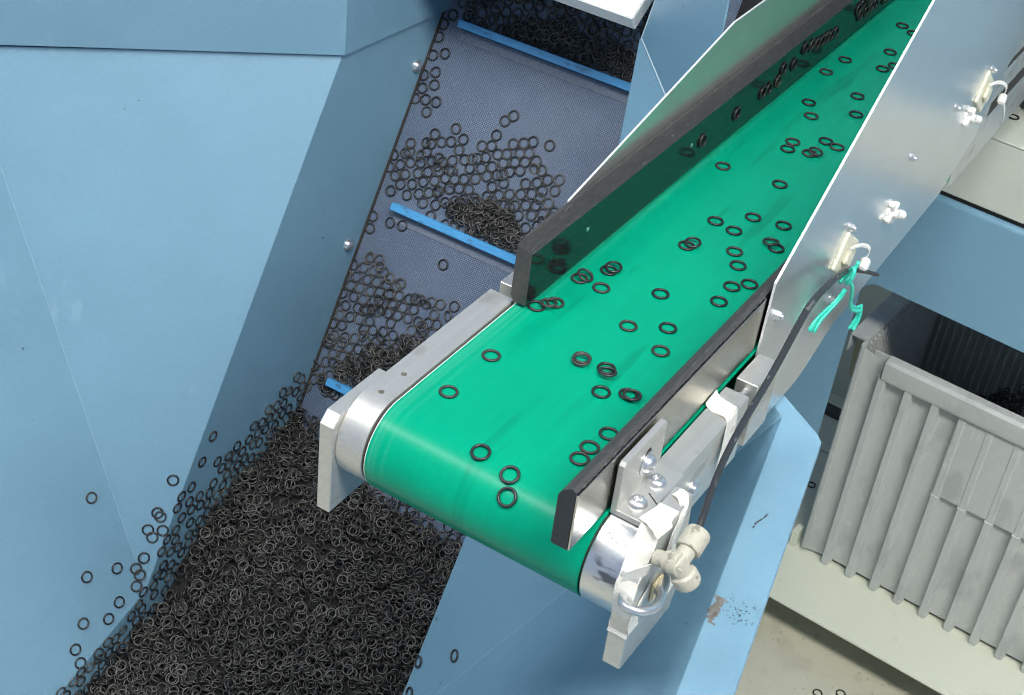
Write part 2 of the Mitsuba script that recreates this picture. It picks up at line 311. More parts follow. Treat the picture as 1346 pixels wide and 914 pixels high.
add('edge_bend', cat(fold(a0, a1, 0.0026), fold(a0, (-0.2240, 0.9930, 0.0760), 0.0026)), 'edge_highlight_paint', K2, smooth=True, label='bright edge of the painted sheet, its highlight put into the colour')
add('side_panel', plate([(-0.2240, 0.9930, 0.0760), (-0.18, 0.949, 0.32), (-0.18, 1.45, 0.32), (-0.2240, 1.45, 0.0760), (-0.247, 1.45, -0.005), a0], 0.003, (-1, 0, 0.2)), 'paint_blue', K2)

# ------------------------------------------------------------------ elevator with perforated belt
L = thing('elevator_conveyor', 'steep grey blue perforated mesh belt with blue cleats rising out of the hopper', 'conveyor belt')
add('mesh_belt', plate([elev(-0.1865, -0.72), elev(0.363, -0.72), elev(0.363, 1.1), elev(-0.1865, 1.1)], 0.003, nE), 'mesh_fabric', L)
add('edge_seal', plate([elev(-0.1885, -0.72, 0.004), elev(-0.1825, -0.72, 0.004), elev(-0.1825, 1.1, 0.004), elev(-0.1885, 1.1, 0.004)], 0.004, nE), 'dark_gap', L)
def obox(o, ex, ey, ez, sx, sy, sz, c=0.0012):
    m = cbox((-sx / 2, -sy / 2, 0), (sx / 2, sy / 2, sz), c); M = np.eye(4)
    M[:3, 0], M[:3, 1], M[:3, 2], M[:3, 3] = ex, ey, ez, o
    m.apply_transform(M); return m
EX = np.array([1.0, 0, 0])
for v in (-0.381, -0.014, 0.353, 0.72):
    add('cleat', obox(elev(0.110, v + 0.005, 0.0), EX, vE, nE, 0.494, 0.015, 0.023), 'cleat_blue', L)
    add('hem', obox(elev(0.110, v - 0.014, 0.0), EX, vE, nE, 0.490, 0.020, 0.0018, 0.0005), 'hem_fabric', L)
# pale cover over its top
W = thing('chute_cover', 'cream white cover panel corner over the top of the mesh belt', 'cover')
cdir = np.array([0, 0.84, 0.545]); cn = np.array([0, -0.545, 0.84])
o = np.array([-0.262, 0.999, 0.030])
add('panel', obox(o + np.array([-0.4, 0, 0]) + cdir * 0.30 - cn * 0.030, EX, cdir, cn, 0.80, 0.60, 0.030, 0.002), 'white_plastic', W)
add('support_rail', cbox((-0.60, 1.30, 0.10), (-0.56, 1.34, 0.40)), 'box_grey', W)
D_ = thing('dark_duct', 'dark grey metal duct behind the peak of the left side plate', 'duct')
add('body', cbox((-0.30, 1.47, -0.25), (-0.10, 1.75, 0.25), 0.004), 'dark_metal', D_)
add('flange', cbox((-0.305, 1.463, 0.05), (-0.095, 1.469, 0.07), 0.001), 'dark_metal', D_)

# ------------------------------------------------------------------ the green belt conveyor
BC = thing('belt_conveyor', 'aluminium belt conveyor with a smooth green belt ending over the hopper', 'conveyor')
RB = 0.0563
def loop(R, y1=3.2, n=40):
    a = np.linspace(np.pi / 2, 3 * np.pi / 2, n)
    return [(y1, 0.0 - (RB - R))] + [(R * math.cos(t), R * math.sin(t) - RB) for t in a] + [(y1, -RB - R)]
def strip(R0, R1, x0, x1):
    A, B = loop(R0), loop(R1); n = len(A); v, f = [], []
    xs = np.linspace(x0, x1, 3)
    for (ya, za), (yb, zb) in zip(A, B): v += [(x0, ya, za), (x1, ya, za), (x1, yb, zb), (x0, yb, zb)]
    for i in range(n - 1):
        for j in range(4):
            a, b, c, d = i * 4 + j, i * 4 + (j + 1) % 4, (i + 1) * 4 + (j + 1) % 4, (i + 1) * 4 + j
            f += [[a, b, c], [a, c, d]]
    e = (n - 1) * 4; f += [[0, 2, 1], [0, 3, 2], [e, e + 1, e + 2], [e, e + 2, e + 3]]
    m = trimesh.Trimesh(v, f, process=True); m.fix_normals(); return m
add('belt', strip(RB, RB - 0.0028, 0.0, 0.2705), 'belt_green', BC, smooth=30)
add('belt_edge', strip(RB - 0.0003, RB - 0.0026, -0.0012, -0.0001), 'belt_edge', BC, smooth=30)
add('roller', trimesh.creation.cylinder(RB - 0.004, 0.276, sections=64, transform=trimesh.transformations.translation_matrix((0.135, 0, -RB)) @ trimesh.transformations.rotation_matrix(np.pi / 2, (0, 1, 0))), 'dark_gap', BC, smooth=30)
def capsule_bar(x0, x1, y1, R, zt=0.0, c=0.0012):
    a = np.linspace(np.pi / 2, 3 * np.pi / 2, 36)
    pl = [(y1, zt), (y1, zt - 2 * R)] + [(R * math.cos(t), R * math.sin(t) + zt - R) for t in a[::-1]]
    return yz_prism(pl, x0, x1, c)
bar = capsule_bar(-0.0412, -0.0058, 0.247, 0.0555)
for hy, hx in ((0.001, -0.0232), (0.0425, -0.0226)):
    cut = trimesh.creation.cylinder(0.0036, 0.03, sections=20); cut.apply_translation([hx, hy, 0.0])
    try: bar = trimesh.boolean.difference([bar, cut], engine='manifold')
    except Exception: pass
add('side_rail', bar, 'aluminium', BC, smooth=20, label='pale aluminium rail with a rounded end along the left edge of the belt')
add('end_plate', yz_prism([(-0.060, -0.147), (0.008, -0.147), (0.046, -0.085), (0.046, -0.012), (-0.047, -0.012), (-0.060, -0.024)], -0.0600, -0.0414, 0.0012), 'aluminium', BC, label='thick aluminium plate at the left end of the roller')
add('rail_block', cbox((-0.040, 0.268, -0.05), (-0.012, 0.315, 0.0)), 'aluminium', BC)
add('side_rail', cbox((-0.040, 0.318, -0.085), (-0.012, 3.2, -0.004)), 'aluminium', BC)
# right side
dr_ = capsule_bar(0.2732, 0.3150, 0.050, 0.0563, 0.0, 0.0010)
add('roller_drum', dr_, 'drum_steel', BC, smooth=20, label='bare steel end of the roller with dark smudges')
add('frame_bar', cbox((0.2725, 0.052, -0.090), (0.3030, 0.262, 0.0)), 'aluminium', BC)
add('frame_bar', cbox((0.2752, 0.285, -0.090), (0.3030, 0.3465, 0.0)), 'aluminium', BC, label='short aluminium block past the gap in the right frame')
add('rear_bracket', cbox((0.2703, 1.130, -0.130), (0.2712, 3.2, 0.40), 0.0003), 'aluminium', BC)
add('rear_slot', cbox((0.2713, 1.262, -0.052), (0.2716, 3.2, -0.026), 0.0001), 'dark_gap', BC)
add('rear_slot', cbox((0.2713, 1.300, 0.022), (0.2716, 3.2, 0.034), 0.0001), 'dark_gap', BC)
add('adjusting_screw', tube([(0.2890, 0.255, -0.013), (0.2890, 0.272, -0.013), (0.2890, 0.290, -0.013)], 0.0042, 14), 'zinc', BC, smooth=40)
add('adjusting_screw', tube([(0.2890, 0.255, -0.055), (0.2890, 0.272, -0.055), (0.2890, 0.290, -0.055)], 0.0042, 14), 'zinc', BC, smooth=40)
add('frame_bolt', cat(lathe([(0, 0), (0.0135, 0), (0.0135, 0.0016), (0.0075, 0.0016), (0.0075, 0.0055), (0.0060, 0.0070), (0, 0.0070)], (0.3030, 0.136, -0.051), (1, 0, 0), 24)), 'zinc', BC, smooth=30)
add('end_plate', yz_prism([(-0.060, -0.145), (0.050, -0.145), (0.060, -0.120), (0.046, 0.024), (-0.026, 0.024), (-0.060, -0.020)], 0.3155, 0.3372, 0.0012), 'aluminium', BC, label='thick aluminium plate at the right end of the roller, wrapped in tape')
# guides
gl = [(-0.006, 0.013), (-0.001, 0.006), (0.0155, 0.006), (0.0160, 0.0070), (0.0160, 0.0785), (0.0035, 0.0955), (-0.0008, 0.0955), (-0.006, 0.083)]
def guide(profile, y0, y1, cap_in, bot=0.0):
    """Bar along y; its near end bevelled above by cap_in."""
    P = np.array(profile); zm = P[:, 1].max(); zc = zm - 0.018
    near = [(x, y0 + max(0, (z - zc)) / 0.018 * cap_in, z) for x, z in P]
    return hull(near + [(x, y1, z) for x, z in P])
def face_split(m, sel):
    """Two meshes: the faces for which sel(normals, centres) holds, and the rest."""
    s = sel(m.face_normals, m.triangles_center)
    return m.submesh([np.nonzero(s)[0]], append=True), m.submesh([np.nonzero(~s)[0]], append=True)
gm = guide(gl, 0.236, 3.0, 0.007)
g_side, g_rest = face_split(gm, lambda n, c: n[:, 0] > 0.99)
GL = add('belt_guide', g_side, 'black_gloss', BC, label='glossy black plastic side guide on the left with rings clinging to it')
add('bevel', g_rest, 'black_matt', GL)
for y, z in ((0.3731, 0.0493), (0.6581, 0.0491)):
    add('rivet', place(lathe_washer(0.0030, 0.0008), (0.0162, y, z), (1, 0, 0)), 'zinc', GL)
gr = [(0.2478, 0.005), (0.2490, 0.0035), (0.2665, 0.0035), (0.2665, 0.0788), (0.2620, 0.0815), (0.2535, 0.0765), (0.2478, 0.0675)]
gm = guide(gr, -0.0858, 3.0, 0.0)
g_end, g_rest = face_split(gm, lambda n, c: n[:, 1] < -0.9)
g_top, g_rest = face_split(g_rest, lambda n, c: (n[:, 2] > 0.2))
GR = add('belt_guide', g_rest, 'black_gloss', BC, label='black plastic side guide on the right with a worn top edge')
add('worn_edge', g_top, 'black_matt', GR)
add('cut_end', g_end, 'black_cut', GR)
nb = 260; yb = np.linspace(-0.083, 0.345, nb)
add('burr', tube(np.c_[0.2664 + 0.0008 * rng.random(nb), yb, 0.0782 + 0.0012 * (rng.random(nb) - 0.5)], 0.0007 + 0.0011 * rng.random(nb) ** 3, 6), 'black_matt', GR)
add('facing_sheet', cbox((0.2667, -0.0850, 0.0036), (0.2690, 0.3465, 0.0755), 0.0003), 'polished_steel', GR)
# side plates
pl = [(0.3574, 0.020), (0.3574, 0.0881), (0.785, 0.181), (0.894, 0.1815), (3.0, 0.1815), (3.0, 0.020)]
ps = plate([(-0.0066, y, z) for y, z in pl], 0.003, (1, 0, 0)); a, b = face_split(ps, lambda n, c: np.abs(n[:, 0]) > 0.9)
SP = add('side_plate', a, 'dull_steel', BC, label='thin steel plate standing behind the left guide, mirroring the green belt'); add('cut_edge', b, 'edge_steel', SP)
pr = [(0.3475, -0.160), (0.3475, 0.006), (0.3500, 0.0975), (0.698, 0.3333), (0.900, 0.4700), (3.0, 0.4700), (3.0, 0.22), (1.62, 0.22), (1.352, 0.0641), (1.245, 0.020), (1.206, -0.0587), (1.066, -0.109), (0.647, -0.126), (0.5706, -0.1536), (0.54, -0.160)]
ps = plate([(0.2745, y, z) for y, z in pr], 0.003, (1, 0, 0)); a, b = face_split(ps, lambda n, c: np.abs(n[:, 0]) > 0.9)
SR = add('side_plate', a, 'sheet_steel', BC, label='tall steel plate along the right side of the belt, mirroring the machine beside it'); add('cut_edge', b, 'edge_steel', SR)
for y, z, big in ((0.3794, 0.0373, 1), (0.8112, 0.0674, 0), (0.5986, 0.0552, 0), (0.9936, 0.0724, 0), (0.600, -0.058, 0), (1.164, 0.0713, 0)):
    add('nut', hexnut((0.2745, y, z), (1, 0, 0), 0.0062 if big else 0.0056, 0.006), 'zinc', SR, smooth=30)
# bracket
BK = thing('angle_bracket', 'small aluminium angle bracket screwed on the right frame beside the black guide', 'bracket')
add('upright', yz_prism([(-0.0085, 0.0085), (0.0850, 0.0085), (0.0840, 0.0640), (0.0800, 0.0690), (-0.0050, 0.0690), (-0.0085, 0.0650)], 0.2718, 0.2792, 0.0008), 'aluminium', BK)
add('foot', cbox((0.2718, -0.0085, 0.0004), (0.3088, 0.0850, 0.0084)), 'aluminium', BK)
m = trimesh.creation.extrude_polygon(LineString([(0, -0.011), (0, 0.011)]).buffer(0.0066), 0.0004, engine='earcut'); add('slot', place(m, (0.2792, 0.046, 0.0365), (1, 0, 0), (0, 1, 0)), 'dark_gap', BK)
add('washer', lathe([(0, 0), (0.0142, 0), (0.0142, 0.0014), (0.0138, 0.0018), (0, 0.0018)], (0.2796, 0.046, 0.0350), (1, 0, 0), 36), 'zinc', BK, 30)
add('screw', screw((0.2814, 0.046, 0.0350), (1, 0, 0), 0.0104, 0.0070), 'zinc', BK, smooth=35)
add('screw', screw((0.2912, 0.0556, 0.0084), (0, 0, 1), 0.0108, 0.0062), 'zinc', BK, smooth=35)
add('screw', screw((0.2912, 0.0140, 0.0084), (0, 0, 1), 0.0108, 0.0062), 'zinc', BK, smooth=35)
add('scratch', obox(np.array([0.3005, 0.0300, 0.0084]), np.array([0.83, -0.55, 0]), np.array([0.55, 0.83, 0]), np.array([0, 0, 1.0]), 0.018, 0.0016, 0.0003, 0.0001), 'dark_gap', BK)

PM = np.array([0.252, 1.5623, 0.0]); ta = math.radians(-4.0)
HM = np.array([math.cos(ta), math.sin(ta), 0]); NM = np.array([-math.sin(ta), math.cos(ta), 0])
def mp(s, t, z): return PM + HM * s + NM * t + np.array([0, 0, z])
# ------------------------------------------------------------------ tape, fitting, hose, clips
add('tape_strip', ribbon([(0.2705, 0.226, 0.0065), (0.2740, 0.225, 0.0020), (0.288, 0.222, 0.0012), (0.3015, 0.218, 0.0010), (0.3045, 0.214, -0.006), (0.3075, 0.206, -0.030), (0.309, 0.198, -0.058)], [(0, 1, 0.1), (0, 1, 0), (0, 1, 0), (0, 1, 0), (0, 1, 0.1)], 0.027, n=22), 'masking_tape', smooth=25,
    label='white masking tape strip wrapped over the right frame bar and the black hose', cat='tape')
tp = thing('tape_wrapping', 'torn white masking tape wrapped round the end plate at the right of the roller', 'tape')
add('strip', ribbon([(0.3264, 0.012, 0.0250), (0.3264, -0.010, 0.0262), (0.3264, -0.0275, 0.0250), (0.3264, -0.0400, 0.0080), (0.3264, -0.0535, -0.0120), (0.3264, -0.0618, -0.0260), (0.3264, -0.0616, -0.0600), (0.3264, -0.0612, -0.0985)], (1, 0, 0.0), 0.0228, n=30), 'masking_tape', tp, 25)
add('strip', ribbon([(0.3384, 0.018, -0.012), (0.3386, -0.006, -0.020), (0.3386, -0.030, -0.040), (0.3384, -0.052, -0.064), (0.3384, -0.050, -0.092)], [(0, 0.5, 0.8), (0, 0.6, 0.7), (0, 0.9, 0.3), (0, 1, 0.0)], 0.021, n=20), 'masking_tape', tp, 25)
add('strip', ribbon([(0.3215, 0.036, 0.0262), (0.3330, 0.030, 0.0270), (0.3395, 0.018, 0.0160), (0.3405, 0.004, 0.0020), (0.3410, -0.005, -0.018), (0.3420, -0.009, -0.028)], [(0.3, 1, 0.1), (0.2, 1, 0.5), (0, 0.8, -0.6), (0, 0.9, -0.5)], 0.0135, n=22), 'masking_tape', tp, 25)
add('strip', ribbon([(0.3425, 0.000, -0.014), (0.3440, 0.010, -0.045), (0.3430, 0.024, -0.080), (0.3415, 0.026, -0.094)], [(0, 1, 0.25), (0, 1, 0.3)], 0.0150, n=16), 'masking_tape', tp, 25)
add('strip', ribbon([(0.3425, -0.006, -0.024), (0.3440, -0.030, -0.012), (0.3420, -0.056, 0.000), (0.3370, -0.076, 0.008), (0.3300, -0.084, 0.005)], [(0.1, 0.3, 1), (0.2, 0.3, 1), (0.3, 0.1, 1)], 0.0165, n=18), 'masking_tape', tp, 25)
add('strip', ribbon([(0.3120, -0.006, 0.0235), (0.3200, -0.012, 0.0290), (0.3320, -0.020, 0.0300), (0.3400, -0.024, 0.0240)], [(0.3, 1, 0.1), (0.1, 1, -0.1)], 0.030, n=12), 'masking_tape', tp, 25)
add('thread', tube(spline([(0.3150, -0.050, 0.012), (0.3110, -0.075, 0.034), (0.3090, -0.092, 0.060)], 12), 0.0007, 6), 'masking_tape', tp, True)
add('foam', cbox((0.3376, -0.022, -0.076), (0.3410, 0.000, -0.050), 0.0015), 'foam_yellow', tp)
hk = thing('metal_hook', 'short bent grey metal rod sticking out of the taped end plate', 'rod')
add('rod', tube(spline([(0.3270, -0.058, -0.040), (0.3290, -0.072, -0.036), (0.3360, -0.080, -0.034), (0.3480, -0.079, -0.034), (0.3570, -0.068, -0.037), (0.3570, -0.045, -0.046), (0.3460, -0.020, -0.056), (0.3372, -0.014, -0.060)], 30), 0.0050, 12), 'zinc', hk, True)
FT = thing('hose_fitting', 'dirty cream plastic push-in hose fitting beside the taped end plate', 'hose fitting')
pa, pb = np.array([0.3700, -0.0120, 0.0350]), np.array([0.3700, -0.0560, 0.0210])
ax = (pa - pb) / np.linalg.norm(pa - pb)
add('body', lathe([(0, -0.004), (0.0080, -0.004), (0.0092, -0.001), (0.0092, 0.030), (0, 0.030)], pb, ax, 28), 'fitting_cream', FT, 30)
add('collar', lathe([(0, 0.0), (0.0122, 0.0), (0.0134, 0.002), (0.0134, 0.021), (0.0122, 0.0245), (0.0052, 0.0245), (0.0052, 0.021), (0, 0.021)], pa - ax * 0.0245, ax, 32), 'fitting_cream', FT, 30)
bx = np.array([0.50, 0.20, -0.84]); bx /= np.linalg.norm(bx)
pc = pb + ax * 0.004
add('branch', lathe([(0, 0.0), (0.0105, 0.0), (0.0105, 0.016), (0.0132, 0.018), (0.0140, 0.020), (0.0140, 0.029), (0.0128, 0.032), (0, 0.032)], pc - bx * 0.006, bx, 32), 'fitting_cream', FT, 30)
nz = np.array([-0.93, 0.15, -0.33])
add('nozzle', lathe([(0, 0.0), (0.0118, 0.0), (0.0126, 0.0015), (0.0126, 0.010), (0.0110, 0.011), (0.0110, 0.017), (0, 0.017)], pc - nz * 0.004, nz, 32), 'fitting_cream', FT, 30)
add('thread', lathe([(0, 0.0), (0.0085, 0.0), (0.0085, 0.013), (0, 0.013)], pc + nz * 0.013, nz, 24), 'fitting_cream', FT, 30)
hose = [(0.370, -0.022, 0.0275), (0.368, -0.010, 0.036), (0.354, 0.048, 0.046), (0.341, 0.116, 0.048), (0.328, 0.198, 0.038), (0.316, 0.280, 0.028), (0.308, 0.348, 0.036), (0.302, 0.411, 0.046), (0.298, 0.472, 0.038), (0.294, 0.535, 0.023), (0.291, 0.600, -0.004), (0.296, 0.650, -0.030), (0.305, 0.690, -0.052)]
hp = spline(hose, 90)
add('pneumatic_hose', tube(hp, np.r_[np.full(8, 0.0036), np.linspace(0.0036, 0.0043, 40), np.full(24, 0.0043), np.linspace(0.0043, 0.0026, 18)], 14), 'hose_black', smooth=True, label='black air hose running from the cream fitting up along the right side plate', cat='hose')
# cable tie mounts
def tie_mount(name, c, label, tilt, sq=0.030, head=(0.026, 0.02, -0.01), tail=None):
    k = thing(name, label, 'cable tie mount')
    c = np.array(c)
    ex = np.array([0, math.cos(tilt), math.sin(tilt)]); ey = np.array([0, -math.sin(tilt), math.cos(tilt)])
    add('base', obox(c, ex, ey, np.array([1.0, 0, 0]), 2 * sq * 0.78, 2 * sq, 0.005, 0.0015), 'nylon_cream', k)
    add('saddle', obox(c + [0.005, 0, 0], ex, ey, np.array([1.0, 0, 0]), sq * 0.75, sq * 0.9, 0.006, 0.002), 'nylon_cream', k)
    h = c + np.array(head)
    add('tie_head', obox(h, ex, ey, np.array([1.0, 0, 0]), 0.017, 0.014, 0.012, 0.003), 'nylon_white', k)
    lp = [c + np.array([0.006, -0.008, 0.010]), c + np.array([0.016, -0.004, 0.022]), c + np.array([0.026, 0.010, 0.018]), h + [0.004, 0, 0.004]]
    add('tie_strap', ribbon(lp, ex * 0.8 + ey * 0.3, 0.0055, 0.0015, 16), 'nylon_white', k, True)
    if tail is not None:
        add('tie_tail', ribbon([h + [0.006, 0, 0], h + (np.array(tail) - h) * 0.5 + [0.006, 0, 0.004], np.array(tail)], ex, 0.0055, 0.0014, 12), 'nylon_white', k, True)
    return k
tie_mount('cable_tie_mount', (0.2746, 0.602, 0.012), 'cream cable tie mount holding the black hose on the right side plate', 0.95, 0.034, (0.022, 0.010, -0.008))
tie_mount('cable_tie_mount', (0.2746, 1.148, 0.040), 'cream cable tie mount with a loose white tie end, by the grey machine box', 0.95, 0.034, (0.022, 0.022, -0.012), (0.302, 1.235, -0.045))
for i, (y, z, lab) in enumerate(((0.777, -0.004, 'white plastic clip in the middle of the right side plate, lower of the bare clips'), (1.085, 0.022, 'white plastic clip by the grey machine box on the right side plate'))):
    k = thing('plastic_clip', lab, 'clip'); c = np.array([0.2746, y, z])
    add('base', lathe([(0, 0), (0.013, 0), (0.013, 0.003), (0.008, 0.005), (0.006, 0.014), (0, 0.014)], c, (1, 0, 0), 20), 'nylon_white', k, 30)
    for a in (0.4, 2.0, 3.6, 5.1):
        e = np.array([0, math.cos(a), math.sin(a)])
        add('arm', obox(c + e * 0.011, e, np.cross([1.0, 0, 0], e), np.array([1.0, 0, 0]), 0.016, 0.009, 0.009, 0.002), 'nylon_white', k)
    add('tip', lathe([(0, 0), (0.0065, 0), (0.0065, 0.010), (0.004, 0.013), (0, 0.013)], c + [0.010, 0.010, -0.004], (0.7, 0.6, -0.3), 16), 'nylon_white', k, 30)
k = thing('plastic_clip', 'white plastic clip on the clear guard at the right edge of the photo', 'clip'); c = mp(-0.012, 0.2340, -0.055)
add('base', lathe([(0, 0), (0.013, 0), (0.013, 0.004), (0.008, 0.006), (0.007, 0.022), (0, 0.022)], c, -NM, 20), 'nylon_white', k, 30)
for a in (0.6, 2.2, 3.8, 5.2):
    e = HM * math.cos(a) + np.array([0, 0, math.sin(a)])
    add('arm', obox(c + e * 0.012 - NM * 0.004, e, np.cross(-NM, e), -NM, 0.018, 0.010, 0.010, 0.002), 'nylon_white', k)
k = thing('green_cord', 'frayed turquoise green cord ends tied round the black hose', 'cord')
add('knot', tube(spline([(0.290, 0.566, -0.006), (0.297, 0.572, 0.012), (0.303, 0.566, 0.020), (0.304, 0.562, 0.008), (0.298, 0.566, -0.004), (0.298, 0.578, 0.004), (0.301, 0.584, 0.020)], 40), 0.0026, 7), 'wire_green', k, True)
for path in ([(0.300, 0.572, -0.004), (0.302, 0.592, -0.034), (0.300, 0.610, -0.062), (0.302, 0.634, -0.080), (0.304, 0.652, -0.086)], [(0.304, 0.652, -0.085), (0.305, 0.650, -0.100), (0.303, 0.640, -0.118)], [(0.300, 0.560, -0.010), (0.294, 0.545, -0.030), (0.288, 0.524, -0.042), (0.286, 0.508, -0.056)]):
    for q in range(4):
        o = (rng.random(3) - 0.5) * 0.006
        add('strand', tube(spline(np.array(path) + o * np.linspace(0.3, 1.3, len(path))[:, None], 16), 0.0022, 6), 'wire_green', k, True)

# ------------------------------------------------------------------ machine at the right: panel with opening, bin, shelf, box
def mp(s, t, z): return PM + HM * s + NM * t + np.array([0, 0, z])
MM = np.eye(4); MM[:3, 0], MM[:3, 1], MM[:3, 3] = HM, NM, PM
def mbox(s0, s1, t0, t1, z0, z1, c=0.0012):
    m = cbox((s0, t0, z0), (s1, t1, z1), c); m.apply_transform(MM); return m
def mm(m): m = m.copy(); m.apply_transform(MM); return m
pn = thing('machine_casing', 'blue painted machine casing front with a round cornered opening round the grey bin', 'machine casing')
rc = 0.030; op = Polygon([(-0.176, -1.60), (1.2, -1.60), (1.2, -0.640), (-0.150, -0.622), (-0.176, -0.640)])
op = op.buffer(-rc).buffer(rc, 24).union(Polygon([(-0.176, -1.6), (1.2, -1.6), (1.2, -1.2), (-0.176, -1.2)]))
face = Polygon([(-0.62, -1.3665), (-0.62, -0.395), (0.9, -0.395), (0.9, -1.3665)]).difference(op.buffer(0))
ms = [trimesh.creation.extrude_polygon(g, 0.003, engine='earcut') for g in getattr(face, 'geoms', [face])]
m = cat(*ms); R = np.eye(4); R[:3, 0], R[:3, 1], R[:3, 2], R[:3, 3] = HM, [0, 0, 1], -NM, PM + NM * 0.003
m.apply_transform(R); add('face', m, 'paint_panel', pn)
add('top_bend', mm(tube([(-0.62, 0.012, -0.3945), (0.1, 0.012, -0.3945), (0.9, 0.012, -0.3945)], 0.012, 20)), 'paint_panel', pn, True)
hs = thing('machine_housing', 'tall blue machine housing on the grey box, seen mirrored in the right side plate', 'housing')
add('front_panel', mbox(0.10, 1.2, 0.03, 0.40, -0.2245, 1.4, 0.006), 'paint_blue', hs)
add('side_rib', mbox(0.36, 0.40, 0.020, 0.0298, -0.22, 1.4, 0.004), 'paint_panel', hs)
bx_ = thing('machine_box', 'grey cream metal box above the blue panel at the right edge', 'machine box')
add('body', mbox(-0.150, 0.9, 0.0005, 0.42, -0.370, -0.2290, 0.003), 'box_grey', bx_)
add('top_plate', mbox(-0.150, 0.9, -0.0015, 0.42, -0.2288, -0.2250, 0.0012), 'box_grey', bx_)
add('base_gap', mbox(-0.15, 0.9, 0.012, 0.42, -0.392, -0.3702, 0.001), 'dark_gap', bx_)
gd = thing('clear_guard', 'clear acrylic guard standing on the grey box', 'guard')
add('sheet', mbox(-0.052, -0.049, 0.13, 0.42, -0.2248, 0.02, 0.0003), 'acrylic', gd)
add('sheet_edge', mbox(-0.0525, -0.0485, 0.1275, 0.1298, -0.2248, 0.02, 0.0004), 'edge_steel', gd)
add('cross_sheet', mbox(-0.0485, 0.098, 0.235, 0.238, -0.2248, 0.02, 0.0003), 'acrylic', gd)
mo = thing('drive_block', 'dark drive block with a steel cover under the clear guard', 'drive')
add('base', mbox(-0.02, 0.095, 0.15, 0.40, -0.2246, -0.195, 0.003), 'dark_metal', mo)
add('cover', mbox(-0.005, 0.092, 0.17, 0.38, -0.1948, -0.085, 0.006), 'box_grey', mo)
add('rail', mbox(-0.120, -0.060, 0.15, 0.42, -0.2246, -0.12, 0.003), 'box_grey', mo)
add('shaft', mm(trimesh.creation.cylinder(0.018, 0.09, sections=28, transform=trimesh.transformations.translation_matrix((0.03, 0.16, -0.05)))), 'zinc', mo, 30)

sh = thing('shelf', 'cream painted metal shelf under the grey bin', 'shelf')
add('top', mbox(-0.60, 0.95, -0.180, 0.62, -1.376, -1.370, 0.001), 'paint_cream', sh)
add('stop', mbox(-0.170, -0.154, -0.002, 0.030, -1.3698, -1.325, 0.0015), 'paint_cream', sh)
add('slot_bar', mbox(-0.60, -0.20, 0.50, 0.535, -1.3698, -1.3560, 0.001), 'dark_metal', sh)
add('slot_bar', mbox(-0.60, -0.14, 0.36, 0.395, -1.3698, -1.3640, 0.001), 'paint_cream', sh)
add('back_wall', mbox(-0.60, 0.95, 0.600, 0.6195, -1.3698, -0.40, 0.001), 'paint_cream', sh)
add('tag', plate([mp(-0.200, 0.150, -0.86), mp(-0.160, 0.150, -0.86), mp(-0.170, 0.150, -1.00), mp(-0.195, 0.150, -0.96)], 0.002, -NM), 'foam_yellow', sh)
scene['floor'] = mikit.ply(cbox((-4, -4, -1.54), (4, 4, -1.48), 0.001), 'floor_paint'); labels['floor'] = {'kind': 'structure', 'label': 'dusty greyish cream floor below the shelf'}

BN = thing('storage_bin', 'grey ribbed plastic stacking bin with dark rings inside', 'storage bin')
zb, zt = -1.3675, -0.776
s0, s1, t0, t1 = -0.142, 0.66, 0.013, 0.50
add('front_wall', mbox(s0 + 0.03, s1, t0, t0 + 0.004, zb + 0.007, zt - 0.002, 0.0008), 'bin_grey', BN)
add('corner_post', mm(hull([(s, t, z) for z in (zb + 0.004, zt) for s, t in ((s0, 0.006), (s0 + 0.004, 0.002), (s0 + 0.012, 0.002), (s0 + 0.010, 0.020), (s0, 0.026))])), 'bin_grey', BN)
sc_ = np.linspace(0, 1, 9)
cw = [(s0 + 0.004 + 0.055 * u, 0.004 + 0.010 * math.sin(u * np.pi / 2)) for u in sc_]
add('corner_wall', mm(cat(*[hull([(s, t + d, z) for (s, t) in (a, b) for d in (0, 0.004) for z in (zb + 0.004, zt - 0.016 * math.sin(np.pi * (s - s0) / 0.08))]) for a, b in zip(cw, cw[1:])])), 'bin_grey', BN, 30)
add('side_wall', mbox(s0, s0 + 0.004, 0.027, t1, zb, zt, 0.0008), 'bin_grey', BN)
add('back_wall', mbox(s0 + 0.0042, s1, t1 - 0.004, t1, zb, zt, 0.0008), 'bin_grey', BN)
add('bottom', mbox(s0 + 0.0042, s1, t0 + 0.0042, t1 - 0.0042, zb + 0.02, zb + 0.026, 0.0008), 'bin_grey', BN)
add('side_rim', mbox(s0 - 0.036, s0 - 0.0002, 0.030, t1 + 0.02, zt - 0.006, zt + 0.0005, 0.001), 'bin_grey', BN)
add('side_rim_lip', mbox(s0 - 0.036, s0 - 0.032, 0.030, t1 + 0.02, zt - 0.045, zt - 0.0062, 0.001), 'bin_grey', BN)
rim = [(t0 + 0.004, zt), (-0.004, zt), (-0.012, zt - 0.006), (-0.012, zt - 0.040), (-0.008, zt - 0.050), (t0 - 0.0002, zt - 0.050)]
m = hull([(s, t, z) for s in (s0 + 0.066, s1) for t, z in rim] + [(s0 + 0.063, t, z) for t, z in ((t0, zt - 0.004), (-0.002, zt - 0.006), (-0.006, zt - 0.030), (t0 - 0.001, zt - 0.035))])
add('front_rim', mm(m), 'bin_grey', BN, 25)
ribs = [-0.076 + 0.0612 * i for i in range(13)]
add('label_panel', mbox(0.112, s1, 0.0005, t0 - 0.0002, -1.043, zt - 0.0505, 0.0015), 'bin_grey', BN)
